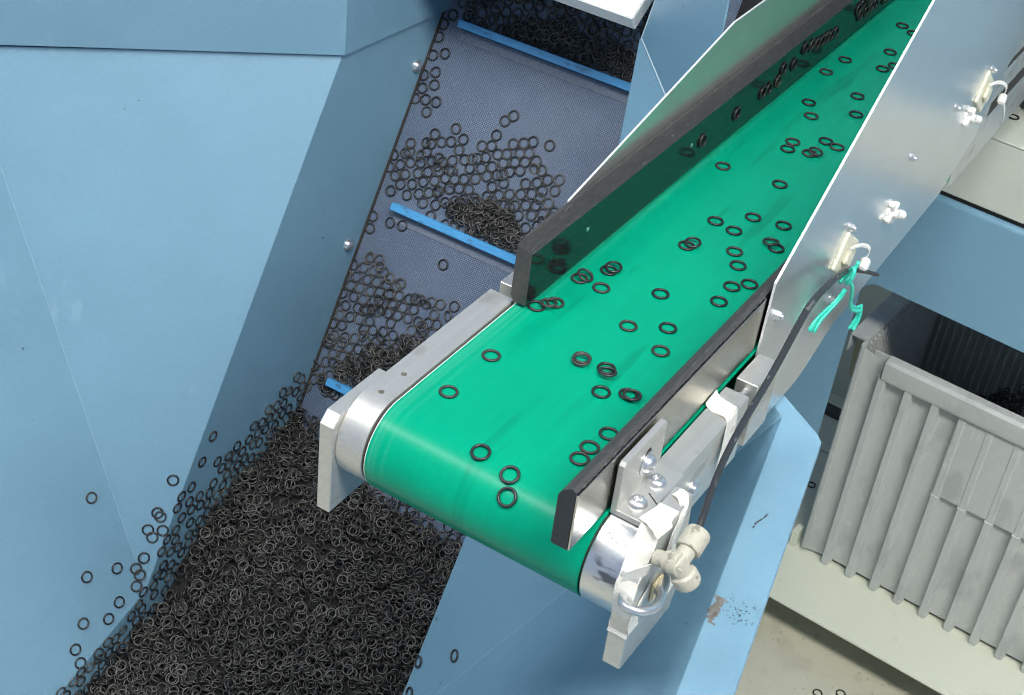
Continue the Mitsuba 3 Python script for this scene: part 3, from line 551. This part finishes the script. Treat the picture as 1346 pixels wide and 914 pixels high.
for i, s in enumerate(ribs):
    ztop = zt - 0.049 if i < 3 else -1.0432
    add('rib', mm(hull([(s + a, t, z) for z, k in ((zb - 0.001, 1.0), (ztop, 1.0)) for a, t in ((-0.0115, t0 - 0.0002), (-0.0092, -0.003), (-0.0065, -0.006), (0.0065, -0.006), (0.0092, -0.003), (0.0115, t0 - 0.0002))])), 'bin_grey', BN, 35)
    if i >= 3: add('rib', mm(hull([(s + a, t, z) for z in (-1.043, zt - 0.0508) for a, t in ((-0.0085, 0.0003), (-0.006, -0.0012), (0.006, -0.0012), (0.0085, 0.0003))])), 'bin_grey', BN, 25)
for t in np.arange(0.045, t1 - 0.01, 0.019):
    add('inner_rib', mbox(s0 + 0.0042, s0 + 0.0110, t, t + 0.006, zb + 0.03, zt - 0.012, 0.0008), 'bin_grey', BN)
for s in np.arange(s0 + 0.02, s1 - 0.02, 0.019):
    add('inner_rib', mbox(s, s + 0.006, t1 - 0.0110, t1 - 0.0042, zb + 0.03, zt - 0.012, 0.0008), 'bin_grey', BN)
for t in np.arange(0.06, t1 - 0.03, 0.055):
    add('rim_rib', mbox(s0 - 0.0315, s0 - 0.0002, t, t + 0.003, zt - 0.030, zt - 0.0062, 0.0005), 'bin_grey', BN)

# ------------------------------------------------------------------ rubber rings
RO, RT = 0.0112, 0.00165
RM = RO - RT
torus = trimesh.creation.torus(RM, RT, major_sections=30, minor_sections=9)
torus_lo = trimesh.creation.torus(RM, RT, major_sections=22, minor_sections=7)
ring_ply = [mikit.ply(torus, f'rubber_{i}', True) for i in range(3)]
count = [0]
def mat(pos, n, spin=None):
    a, b, c = frame(n); s = rng.random() * 6.283 if spin is None else spin
    M = np.eye(4); M[:3, 0] = a * math.cos(s) + b * math.sin(s); M[:3, 1] = -a * math.sin(s) + b * math.cos(s); M[:3, 2] = c; M[:3, 3] = pos
    return M
def tilt(n, deg):
    n = np.asarray(n, float) + math.tan(math.radians(deg)) * rng.normal(size=3) * 0.6
    return n / np.linalg.norm(n)
def ring(pos, n, label, group):
    k = 'rubber_ring' + (f'_{count[0]:03d}' if count[0] else ''); count[0] += 1
    scene[k] = {**ring_ply[rng.integers(3)], 'to_world': T(mat(pos, n).tolist())}
    labels[k] = {'label': label, 'category': 'rubber ring'}
    if group: labels[k]['group'] = group
loose = []   # rings of the heaps: (4x4, tone)
BELT = [(0.035,0.047),(0.035,0.133),(0.205,0.066),(0.118,0.198),(0.15,0.199),(0.129,0.289),(0.127,0.375),(0.168,0.317),(0.183,0.27),(0.167,0.157),(0.193,0.173),(0.037,0.272),(0.023,0.251),(0.033,0.337),(0.052,0.377),(0.064,0.337),(0.101,0.496),(0.103,0.577),(0.133,0.572),(0.138,0.621),(0.156,0.526),(0.174,0.499),(0.179,0.63),(0.195,0.571),(0.189,0.45),(0.204,0.47),(0.191,0.409),(0.129,0.728),(0.045,0.718),(0.095,0.831),(0.092,0.856),(0.125,0.841),(0.129,0.893),(0.149,0.888),(0.08,0.952),(0.059,0.991),(0.037,1.111),(0.043,1.176),(0.109,1.067),(0.131,1.007),(0.089,1.26),(0.114,1.215),(0.066,1.378),(0.092,1.362),(0.103,1.19),(0.21,0.099),(0.206,0.043)]
for x, y in BELT:
    side = 'toward its left' if x < 0.085 else 'along its middle' if x < 0.150 else 'toward its right'
    part = 'near the rounded end' if y < 0.30 else 'halfway up the photo' if y < 0.66 else 'on the far stretch' if y < 1.1 else 'at the far top'
    ring((x, y, RT + 0.0002), (0, 0, 1), f'black rubber ring flat on the green belt {part}, {side}', f'rings on the green belt {part}, {side}')
for x, y, a in ((0.037, 0.343, 10), (0.055, 0.383, 9), (0.121, 0.190, 10), (0.106, 0.503, 9), (0.199, 0.171, 8), (0.156, 0.190, 9), (0.185, 0.575, 9), (0.132, 0.846, 8), (0.033, 0.262, 9)):
    ring((x, y, RT + 0.0036), tilt((0, 0, 1), a), 'black rubber ring leaning on another ring on the green belt', 'rings leaning on others on the green belt')
for x, a in ((0.118, 14), (0.160, 22), (0.170, 44)):
    a = math.radians(a); n = np.array([0, -math.sin(a), math.cos(a)]); e = np.array([0, 0, -RB]) + n * (RB + RT + 0.0009)
    ring(e + [x, 0, 0], n, 'black rubber ring tipping over the rounded end of the green belt', 'rings at the end of the green belt')
GUIDE = [(0.693,0.042),(0.804,0.04),(0.893,0.04),(0.916,0.038),(0.949,0.038),(0.963,0.054),(1.005,0.046),(1.04,0.061),(1.067,0.056),(1.091,0.05),(1.114,0.047),(1.134,0.046),(1.154,0.043),(1.174,0.041),(1.283,0.036),(1.266,0.052),(1.312,0.033),(1.335,0.035),(1.354,0.034),(1.283,0.056),(1.369,0.043),(1.4,0.028),(1.313,0.057)]
for y, z in GUIDE:
    ring((0.0160 + RT + 0.0002, y, z), tilt((1, 0, 0), 2), 'black rubber ring upright on the left black guide, ' + (q := 'nearest of all to the belt end' if y < 0.75 else 'second from the belt end' if y < 0.85 else 'in the middle row of five' if y < 1.01 else 'in the row of eight' if y < 1.2 else 'in the far tangle at the top'), 'rings on the left guide, ' + q)
# loose rings on the hopper walls
SLOPE = [((-0.855,0.326,-0.874),'B'),((-0.765,0.443,-0.861),'A'),((-0.805,0.255,-0.986),'B'),((-0.787,0.311,-0.997),'B'),((-0.762,0.287,-1.049),'B'),((-0.759,0.256,-1.065),'B'),((-0.776,0.212,-1.051),'B'),((-0.765,0.179,-1.083),'B'),((-0.752,0.176,-1.107),'B'),((-0.767,0.361,-0.996),'A'),((-0.772,0.343,-1.012),'B'),((-0.764,0.344,-1.024),'B'),((-0.759,0.329,-1.039),'B'),((-0.77,0.405,-0.917),'A'),((-0.764,0.406,-0.924),'A'),((-0.775,0.384,-0.947),'A'),((-0.765,0.384,-0.96),'A'),((-0.754,0.4,-0.948),'A'),((-0.743,0.213,-1.109),'B')]
for p, n in SLOPE:
    n, o = (nA, nB) if n == 'A' else (nB, nA); p = np.array(p)
    d = (p - F2) @ o / np.linalg.norm(o); n = n / np.linalg.norm(n)
    if d < RO: n = n + o * 0.9 * (1 - max(d, 0) / RO) ** 0.5; n /= np.linalg.norm(n)   # a ring in the fold bridges both faces
    ring(p + n * (r0 + RT + 0.55 * max(0, RO - d) * 0.55), tilt(n, 2), 'black rubber ring stuck on the broad blue slope left of the pile', 'rings on the left blue slope')
SIDE = [(0.468,-0.885),(0.441,-0.889),(0.429,-0.909),(0.461,-0.916),(0.488,-0.922),(0.465,-0.939),(0.489,-0.945),(0.527,-0.917),(0.553,-0.94),(0.513,-0.931),(0.44,-0.941),(0.461,-0.969),(0.485,-0.981),(0.423,-0.96),(0.399,-0.966),(0.421,-0.983),(0.384,-0.985),(0.435,-1.027),(0.387,-1.023),(0.407,-1.037),(0.385,-1.046),(0.36,-1.054),(0.333,-1.049),(0.36,-1.078),(0.327,-1.089),(0.498,-0.844),(0.539,-0.871),(0.55,-0.895),(0.568,-0.897),(0.594,-0.918),(0.582,-0.927),(0.528,-0.802),(0.499,-0.84),(0.594,-0.87),(0.568,-0.875),(0.541,-0.87),(0.628,-0.876),(0.609,-0.893),(0.666,-0.858),(0.687,-0.859),(0.677,-0.882),(0.654,-0.877),(0.728,-0.875),(0.731,-0.851),(0.705,-0.89),(0.767,-0.845),(0.744,-0.872),(0.658,-0.903),(0.635,-0.927),(0.311,-1.107),(0.308,-1.128),(0.324,-1.142),(0.286,-1.136),(0.304,-1.153),(0.257,-1.132),(0.237,-1.128),(0.272,-1.164),(0.292,-1.171),(0.249,-1.151),(0.24,-1.149),(0.267,-1.191),(0.203,-1.162),(0.228,-1.174),(0.192,-1.173),(0.217,-1.189),(0.179,-1.172),(0.209,-1.203),(0.196,-1.16),(0.131,-1.148),(0.157,-1.169)]
placed = []
for y, z in SIDE:
    if any(math.hypot(y - a, z - b) < 0.55 * RO for a, b in placed): continue
    k = sum(math.hypot(y - a, z - b) < 2 * RO for a, b in placed); placed.append((y, z))
    ring((-0.7481 + r0 + RT + 0.0022 * min(k, 3), y, z), tilt((1, 0, 0), 3 + 4 * (k > 0)), 'black rubber ring at the ragged edge of the pile against the dark blue side wall', 'rings against the dark blue side wall')
ring(np.array([-0.110, 0.398, -0.843]) + nD * (r0 + RT), nD, 'single black rubber ring alone on the blue slope below the green belt', None)
ring(np.array([-0.186, 0.412, -0.923]) + nD * (r0 + RT), tilt(nD, 3), 'black rubber ring at the edge of the blue slope, upper of the two there', None)
ring(np.array([-0.178, 0.380, -0.968]) + nD * (r0 + RT), tilt(nD, 3), 'black rubber ring at the foot of the blue slope at the bottom edge', None)
ring(mp(-0.0164, 0.1047, -0.2250 + RT), (0, 0, 1), 'black rubber ring lying on top of the grey machine box', None)
ring(mp(-0.226, 0.223, -1.3698 + RT), (0, 0, 1), 'rubber ring on the shelf in the gap left of the grey bin', None)
ring(mp(0.069, -0.262, -1.48 + RT), (0, 0, 1), 'rubber ring on the floor below the shelf, left of the two', None)
ring(mp(0.109, -0.228, -1.48 + RT), (0, 0, 1), 'rubber ring on the floor below the shelf, right of the two', None)
# rings on the mesh belt: single ones
ER = [(-0.164,0.368),(-0.176,0.346),(-0.176,0.321),(-0.174,0.285),(-0.151,0.296),(-0.178,0.244),(-0.156,0.257),(-0.149,0.234),(-0.178,0.197),(-0.156,0.202),(-0.133,0.205),(-0.145,0.181),(-0.171,0.22),(-0.133,0.377),(-0.104,0.413),(0.03,0.235),(0.017,0.22),(0.086,0.204),(0.12,0.209),(-0.176,-0.044),(-0.173,-0.068),(-0.136,-0.042),(-0.109,-0.038),(0.002,-0.074),(0.055,-0.138)]
def mesh_place(u, v):
    if v > 0.17 and u < -0.09: return 'in the loose column up its left edge'
    if v > 0.19 and u < 0.06: return 'touching another, above the crowd'
    if v > 0.19: return 'right of the touching two'
    if v > -0.01: return 'in the crowd above the middle blue cleat'
    if -0.09 < v and u < -0.10: return 'under the middle cleat at its left'
    if v > -0.10: return 'alone below the middle blue cleat'
    return 'in the crowd below the middle blue cleat'
def on_mesh(u, v, lay=0, t=4, single=True):
    n = tilt(nE, t); q = elev(u, v, RT + 0.0006 + lay * 0.0030)
    if single and count[0] < 300: ring(q, n, 'black rubber ring on the mesh belt ' + mesh_place(u, v), 'rings on the mesh belt ' + mesh_place(u, v))
    else: loose.append((mat(q, n), 0))
mesh_placed = []
for u, v in ER: on_mesh(u, v, 0, 2); mesh_placed.append((u, v))
POLY = {'mid': [(-0.189,0.076),(-0.139,0.141),(-0.074,0.175),(0.066,0.207),(0.12,0.179),(0.187,0.162),(0.194,0.12),(0.153,0.041),(0.126,-0.004),(0.072,-0.006),(-0.07,-0.002),(-0.15,0.002)], 'low': [(-0.204,-0.135),(-0.149,-0.105),(-0.064,-0.142),(0.003,-0.139),(0.055,-0.141),(0.052,-0.184),(0.042,-0.264),(-0.073,-0.378),(-0.187,-0.429),(-0.195,-0.268)], 'top': [(-0.169,0.397),(0.224,0.523),(0.238,0.373),(0.197,0.365),(0.017,0.36),(-0.115,0.361)], 'midheap': [(-0.033,0.037),(0.038,0.073),(0.112,0.059),(0.149,0.012),(0.103,0.0),(-0.001,0.003)], 'lowheap': [(-0.143,-0.344),(-0.064,-0.27),(0.019,-0.211),(0.053,-0.291),(-0.129,-0.378)]}
def scatter(poly, n, dmin, dens=None, tries=6000):
    P = Polygon(poly); x0, y0, x1, y1 = P.bounds; out = []
    for _ in range(tries):
        if len(out) >= n: break
        u, v = x0 + (x1 - x0) * rng.random(), y0 + (y1 - y0) * rng.random()
        if not P.contains(Point(u, v)) or (dens and rng.random() > dens(u, v)): continue
        if all((u - a) ** 2 + (v - b) ** 2 > dmin ** 2 for a, b in mesh_placed): mesh_placed.append((u, v)); out.append((u, v))
    return out
def pack(poly, rot, keep):
    P = Polygon(poly); x0, y0, x1, y1 = P.bounds; c, s_ = math.cos(rot), math.sin(rot); d = 2 * RO * 1.005; out = []
    for i in range(-40, 41):
        for j in range(-40, 41):
            a, b = d * (i + 0.5 * (j % 2)), d * 0.88 * j
            u, v = (x0 + x1) / 2 + c * a - s_ * b, (y0 + y1) / 2 + s_ * a + c * b
            wv = 0.006 * (meshkit.fbm(np.array([[u * 14, v * 14, 1.0], [u * 14, v * 14, 9.0]]), 2) - 0.5)
            u, v = u + wv[0] * 2 + rng.normal() * 0.0011, v + wv[1] * 2 + rng.normal() * 0.0011
            if not P.contains(Point(u, v)): continue
            e = P.exterior.distance(Point(u, v))
            if rng.random() > keep * min(1.0, 0.55 + e / 0.05): continue
            if all((u - p) ** 2 + (v - q) ** 2 > (1.5 * RO) ** 2 for p, q in mesh_placed): mesh_placed.append((u, v)); out.append((u, v))
    return out
for u, v in pack(POLY['mid'], 0.45, 0.90): on_mesh(u, v, 0, 3)
for u, v in pack([(-0.04, -0.58), (0.37, -0.58), (0.37, -0.455), (0.22, -0.47), (0.10, -0.485), (-0.04, -0.50)], 0.3, 0.85): on_mesh(u, v, 0, 3, False)
for u, v in pack(POLY['low'], 0.2, 0.92): on_mesh(u, v, 0, 3)
def heap(poly, n, layers, t):
    P = Polygon(poly); x0, y0, x1, y1 = P.bounds; got = 0
    while got < n:
        u, v = x0 + (x1 - x0) * rng.random(), y0 + (y1 - y0) * rng.random()
        d = P.boundary.distance(Point(u, v)) if P.contains(Point(u, v)) else -1
        if d < 0: continue
        lay = rng.random() * min(layers, 1 + d / 0.010)
        on_mesh(u, v, lay, t, False); got += 1
heap(POLY['mid'], 22, 2.0, 18); heap(POLY['midheap'], 120, 5, 40); heap([(0.0, 0.003), (0.0, 0.035), (0.06, 0.085), (0.115, 0.05), (0.12, 0.003)], 40, 4, 45)
heap(POLY['low'], 40, 2.0, 18); heap(POLY['lowheap'], 130, 5, 45)
TOPP = [(-0.165, 0.400), (-0.100, 0.364), (0.33, 0.364), (0.33, 0.56), (0.10, 0.56)]
for u, v in scatter(TOPP, 330, 2 * RO * 0.86, tries=9000): on_mesh(u, v, 0, 3)
heap(TOPP, 170, 2.2, 12); heap([(-0.06, 0.372), (0.22, 0.372), (0.20, 0.42), (0.0, 0.41)], 130, 4, 30)

# the pile in the hopper
C_ = [(-0.748, 0.800, -0.855), (-0.748, 0.707, -0.886), (-0.748, 0.619, -0.923), (-0.748, 0.529, -0.969), (-0.748, 0.441, -1.022), (-0.748, 0.382, -1.090), (-0.718, 0.253, -1.137), (-0.710, 0.202, -1.170), (-0.726, 0.10, -1.175),
      (-0.622, 0.763, -0.923), (-0.516, 0.747, -0.951), (-0.438, 0.746, -0.952), (-0.348, 0.752, -0.942), (-0.20, 0.757, -0.936),
      (-0.240, 0.470, -1.100), (-0.365, 0.440, -1.090), (-0.550, 0.343, -1.125), (-0.35, 0.20, -1.20), (-0.70, -0.05, -1.24), (-0.45, -0.05, -1.27), (-0.24, 0.15, -1.23)]
C_ = np.array(C_)
rb = RBFInterpolator(C_[:, :2], C_[:, 2], kernel='linear', smoothing=0.002)
gx, gy = np.linspace(-0.80, -0.19, 70), np.linspace(-0.10, 0.86, 100)
GX, GY = np.meshgrid(gx, gy, indexing='ij')
q = np.c_[GX.ravel(), GY.ravel()]
lump = 0.055 * (meshkit.fbm(np.c_[q * 6.5, np.zeros(len(q))], 3, 5) - 0.5)
GZ = (rb(q) + lump).reshape(GX.shape)
from scipy.interpolate import RegularGridInterpolator
hz = RegularGridInterpolator((gx, gy), GZ, bounds_error=False, fill_value=None)
idx = np.arange(GX.size).reshape(GX.shape)
f = np.stack([idx[:-1, :-1], idx[1:, :-1], idx[1:, 1:], idx[:-1, 1:]], -1).reshape(-1, 4)
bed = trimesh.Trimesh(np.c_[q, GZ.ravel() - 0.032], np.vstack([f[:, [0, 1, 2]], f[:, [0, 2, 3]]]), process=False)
NP = 5600
xs = -0.765 + 0.580 * rng.random(NP); ys = 0.02 + 0.80 * rng.random(NP)
e = 0.004
zz = hz(np.c_[xs, ys]); dzx = (hz(np.c_[xs + e, ys]) - hz(np.c_[xs - e, ys])) / (2 * e); dzy = (hz(np.c_[xs, ys + e]) - hz(np.c_[xs, ys - e])) / (2 * e)
for x, y, z, a, b in zip(xs, ys, zz, dzx, dzy):
    n = np.array([-a, -b, 1.0]); n /= np.linalg.norm(n)
    pos = np.array([x, y, z]) - n * 0.026 * rng.random() ** 1.1
    if (pos - F1) @ nA < -0.6 or pos[0] < -0.741 or pos[0] > -0.197: continue
    if (pos - P0) @ nE < 0.006: continue
    tl = 16 if rng.random() < 0.33 else 58
    loose.append((mat(pos, tilt(n, tl)), 1 + rng.random()))
band = [(0.800, -0.855), (0.707, -0.886), (0.619, -0.923), (0.529, -0.969), (0.441, -1.022), (0.382, -1.085), (0.300, -1.140), (0.235, -1.165), (0.130, -1.185)]
ls = LineString(band); got = list(SIDE)
for _ in range(4000):
    q_ = ls.interpolate(rng.random(), normalized=True); h_ = 0.062 * rng.random() ** 1.6 - 0.006
    y, z = q_.x - 0.35 * h_, q_.y + h_
    if y > 0.79: continue
    if all((y - a) ** 2 + (z - b) ** 2 > (1.75 * RO) ** 2 for a, b in got):
        got.append((y, z)); loose.append((mat((-0.7481 + r0 + RT + 0.002 * rng.random(), y, z), tilt((1, 0, 0), 7)), 1))
tv, tf = np.array(torus_lo.vertices), np.array(torus_lo.faces)
Ms = np.array([m for m, _ in loose]); tone = np.array([t for _, t in loose])
V = (np.einsum('kij,nj->kni', Ms[:, :3, :3], tv) + Ms[:, None, :3, 3]).reshape(-1, 3)
Fc = (tf[None] + (np.arange(len(Ms)) * len(tv))[:, None, None]).reshape(-1, 3)
base = 0.024 + 0.058 * rng.random(len(Ms)) ** 2.2
col = np.stack([base, base * 0.95, base * (0.76 + 0.16 * rng.random(len(Ms)))], 1)
scene['rubber_ring_heap'] = mikit.ply(trimesh.Trimesh(V, Fc, process=False), 'rubber_pile', True, color=np.repeat(col, len(tv), 0))
labels['rubber_ring_heap'] = {'label': 'heap of black rubber rings filling the hopper and caught on the mesh belt', 'category': 'rubber rings', 'kind': 'stuff'}
scene['rubber_ring_heap__inner_mass'] = mikit.ply(bed, 'rubber_bed')
# dark rings in the bin
bl = []
for _ in range(900):
    s, t = 0.0 + 0.60 * rng.random(), 0.10 + 0.36 * rng.random()
    z = -0.965 - 0.16 * max(0.0, 0.17 - s) / 0.17 + 0.03 * meshkit.noise(np.array([[s * 20, t * 20, 0.0]]))[0] - 0.014 * rng.random()
    bl.append(mat(mp(s, t, z), tilt((0, 0, 1), 45)))
bl = np.array(bl); V = (np.einsum('kij,nj->kni', bl[:, :3, :3], tv) + bl[:, None, :3, 3]).reshape(-1, 3)
Fc = (tf[None] + (np.arange(len(bl)) * len(tv))[:, None, None]).reshape(-1, 3)
scene['binned_rings'] = mikit.ply(trimesh.Trimesh(V, Fc, process=False), 'rubber_1', True)
labels['binned_rings'] = {'label': 'dark heap of rubber rings lying inside the grey bin', 'category': 'rubber rings', 'kind': 'stuff'}
scene['binned_rings__inner_mass'] = mikit.ply(mbox(s0 + 0.02, s1 - 0.02, t0 + 0.02, t1 - 0.02, -1.30, -1.13, 0.002), 'rubber_bed')
